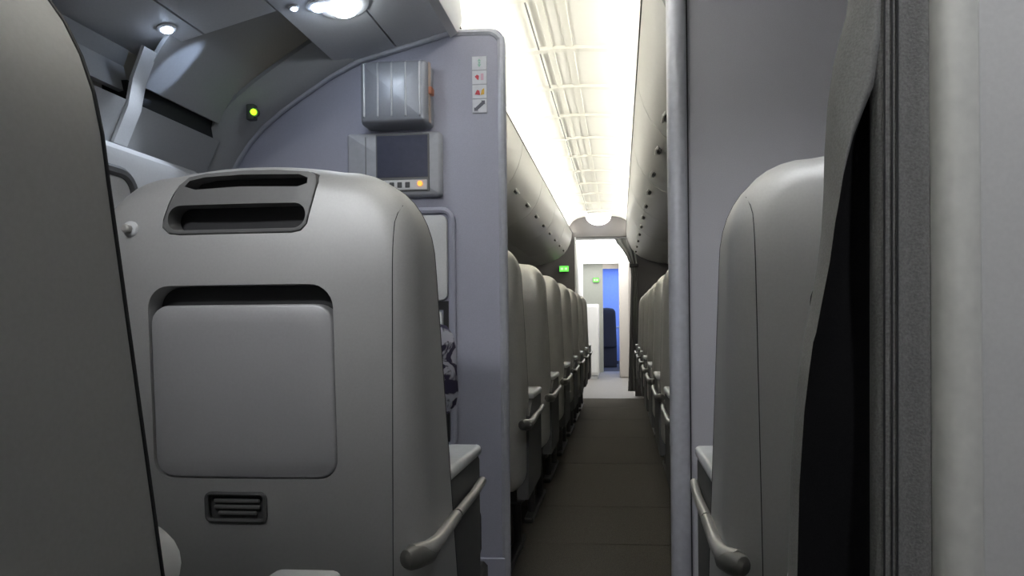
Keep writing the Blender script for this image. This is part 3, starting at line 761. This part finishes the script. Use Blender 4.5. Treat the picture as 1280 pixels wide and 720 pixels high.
# ================================================================== NEAR CURTAIN
left = [(-1210, 1094), (-700, 1094), (-350, 1094), (-160, 1091), (-80, 1080), (0, 1069), (30, 1061), (65, 1052), (115, 1045), (175, 1041), (225, 1040), (280, 1037), (330, 1031), (380, 1022), (427, 1013), (470, 1007), (511, 1002), (600, 996), (720, 993), (900, 991), (1100, 990), (1320, 990)]
fold = {-160: 1103, -80: 1103, 0: 1103, 30: 1102.5, 65: 1101.5, 115: 1092, 175: 1067, 225: 1053, 280: 1042, 330: 1035, 380: 1025, 427: 1016}
YC = 0.60
ct = thing('aisle_curtain', 'dark charcoal curtain gathered against the near right partition post', 'curtain', (0.2, YC, 0.0))
O = Vector((0.2, YC, 0))
flap, deep_fold, strip = [], [], []
ll = []
for k in range(len(left) - 1):
    (y0, x0), (y1, x1) = left[k], left[k + 1]
    for j in range(4):
        t = j / 4; ll.append((y0 + (y1 - y0) * t, x0 + (x1 - x0) * t))
ll.append(left[-1])
fk = sorted(fold)
def foldx(py, lx):
    if py >= fk[-1]: return lx + 1.5
    for a, b in zip(fk, fk[1:]):
        if a <= py <= b:
            t = (py - a) / (b - a); return fold[a] + (fold[b] - fold[a]) * t
    return fold[fk[0]]
for py, lx in ll:
    fx_ = foldx(py, lx)
    E_ = P(lx, py, YC) - O; D_ = P(fx_, py, YC - 0.012) - O; Bx = P(1097, py, YC) - O
    z = max(E_.z, 0.02)
    wd = max(D_.x - E_.x, 0.0015)
    # flap: rolled cloth, rounded towards the aisle
    r = []
    n = 9
    for k in range(n):
        u = k / (n - 1)
        r.append((D_.x - wd * u, -0.012 - 0.010 * math.sin(math.pi * u) + 0.018 * u ** 2 - 0.004 * math.sin(2.2 * math.pi * u) * min(1, wd / 0.04), z))
    r.append((E_.x + 0.002, 0.03, z)); r.append((E_.x + 0.006, 0.045, z)); 
    flap.append(r)
    deep_fold.append([(D_.x, -0.011, z), (D_.x + (Bx.x - D_.x) * 0.35, 0.012, z), (D_.x + (Bx.x - D_.x) * 0.7, 0.014 + 0.004 * math.sin(z * 20), z), (Bx.x + 0.006, 0.01, z), (Bx.x + 0.012, 0.05, z), (E_.x + 0.008, 0.05, z)])
    a = P(1095, py, YC - 0.02) - O; b = P(1172, py, YC - 0.02) - O
    s = []
    for k in range(13):
        u = k / 12
        s.append((a.x + (b.x - a.x) * u, -0.02 + 0.010 * (2 * u - 1) ** 4 - 0.003 * math.sin(u * 9) , z))
    s += [(b.x, 0.004, z), (a.x + 0.004, 0.006, z)]
    strip.append(s)
finish('front_flap', loft(bmesh.new(), flap, False, False, False), curt2_m, ct, 70)
finish('fold_shade', loft(bmesh.new(), deep_fold, True, True, True), fold_shade_m, ct, 60)
st = finish('hem_strip', loft(bmesh.new(), strip), curt_m, ct, 60)
for px in (1106, 1114, 1121):
    pts = [P(px, y, YC - 0.021) - O for y, _ in left]
    finish('stitching', tube(bmesh.new(), [(q.x, -0.0225 if px > 1110 else -0.020, max(q.z, 0.03)) for q in pts], 0.0009, 5), seam_m, st)

# ================================================================== READING LAMPS
def spot(name, loc, target, energy, size_deg, color, blend=0.5, rad=0.01):
    l = bpy.data.lights.new(name, 'SPOT'); l.energy = energy; l.spot_size = math.radians(size_deg); l.spot_blend = blend; l.color = color; l.shadow_soft_size = rad
    o = bpy.data.objects.new(name, l); col.objects.link(o); o.location = loc
    o.rotation_euler = (Vector(target) - Vector(loc)).to_track_quat('-Z', 'Y').to_euler(); return o
glow = emis('reading_lens', (0.62, 0.76, 1.0), 40.0); glow2 = emis('reading_lens_warm', (0.85, 0.93, 1.0), 30.0)
def on_plane(px, py):
    for k in range(400):
        Y = 0.8 + k * 0.003; q = P(px, py, Y)
        if q.z >= zpl(q.x): return q
    return q
def lamp(px, py, rad, m, label, extra=None):
    q = on_plane(px, py)
    t = thing('reading_lamp', label, 'lamp', (q.x, q.y, q.z), 'reading lamps under the bin')
    t.rotation_euler = (0, -math.atan(SL), 0)
    finish('bezel', tube(bmesh.new(), [(0, 0, 0.006), (0, 0, -0.004), (0, 0, -0.006)], [rad * 1.7, rad * 1.7, rad * 1.4], 20), psu_m, t)
    bm = bmesh.new(); bmesh.ops.create_uvsphere(bm, u_segments=16, v_segments=10, radius=rad)
    for v in bm.verts: v.co.z = v.co.z * 0.6 - 0.006
    finish('lens', bm, m, t)
    return q
q1 = lamp(208, 34, 0.0125, glow, 'single round bluish reading lamp nearest the window under the bin')
q2 = lamp(430, 6, 0.034, glow2, 'largest glowing reading lamp under the bin by the aisle')
q3 = lamp(397, 6, 0.016, glow, 'mid-sized oval reading lamp between the largest and the tiny one')
q4 = lamp(367, 8, 0.007, glow, 'tiny blue reading lamp beside the curved rib')
sp = Vector((-0.80, 1.65, 1.735))
spot('reading_or_fill_spot', q1 + Vector((0, 0, -0.03)), (-1.05, 1.40, 1.0), 4.0, 70, (0.75, 0.85, 1.0), 0.6)
spot('reading_or_fill_spot', q2 + Vector((0, 0, -0.04)), (-0.60, 1.30, 0.6), 4.0, 90, (0.85, 0.92, 1.0), 0.8)
tb = P(235, 100, 1.62)
spot('reading_or_fill_spot', sp, (-1.045, 1.525, 1.56), 8.0, 14, (0.55, 0.7, 1.0), 0.7, 0.004)
# added unseen fill lamps above the frame, brightening seats and near panel
for loc, tgt, par, e in (((-0.60, 0.12, zpl(-0.60)), (-0.50, 1.2, 1.17), side, 26.0), ((0.32, 0.70, 2.12), (0.40, 1.30, 1.25), ceiling, 26.0), ((0.45, 0.0, 2.12), (0.5, 0.6, 1.05), ceiling, 30.0)):
    lo = Vector(loc)
    finish('fill_bezel', tube(bmesh.new(), [lo + Vector((0, 0, 0.006)), lo + Vector((0, 0, -0.006))], 0.034, 18), psu_m, par)
    finish('fill_lens', tube(bmesh.new(), [lo + Vector((0, 0, -0.006)), lo + Vector((0, 0, -0.011))], 0.022, 16), glow2, par)
    spot('reading_or_fill_spot', lo + Vector((0, 0, -0.03)), tgt, e, 62, (0.95, 0.97, 1.0), 1.0, 0.05)
# green indicator lamp on the rib
p = P(317, 140, 1.762)
gi = thing('indicator_lamp', 'small bright green indicator lamp on the curved rib', 'lamp', p)
bm = bmesh.new(); bmesh.ops.create_uvsphere(bm, u_segments=12, v_segments=8, radius=0.0085); finish('lens', bm, emis('indicator_green', (0.35, 1.0, 0.02), 2.5), gi)
finish('bezel', tube(bmesh.new(), [(0, 0.012, 0), (0, 0.003, 0)], [0.012, 0.012], 12), arm_m, gi)
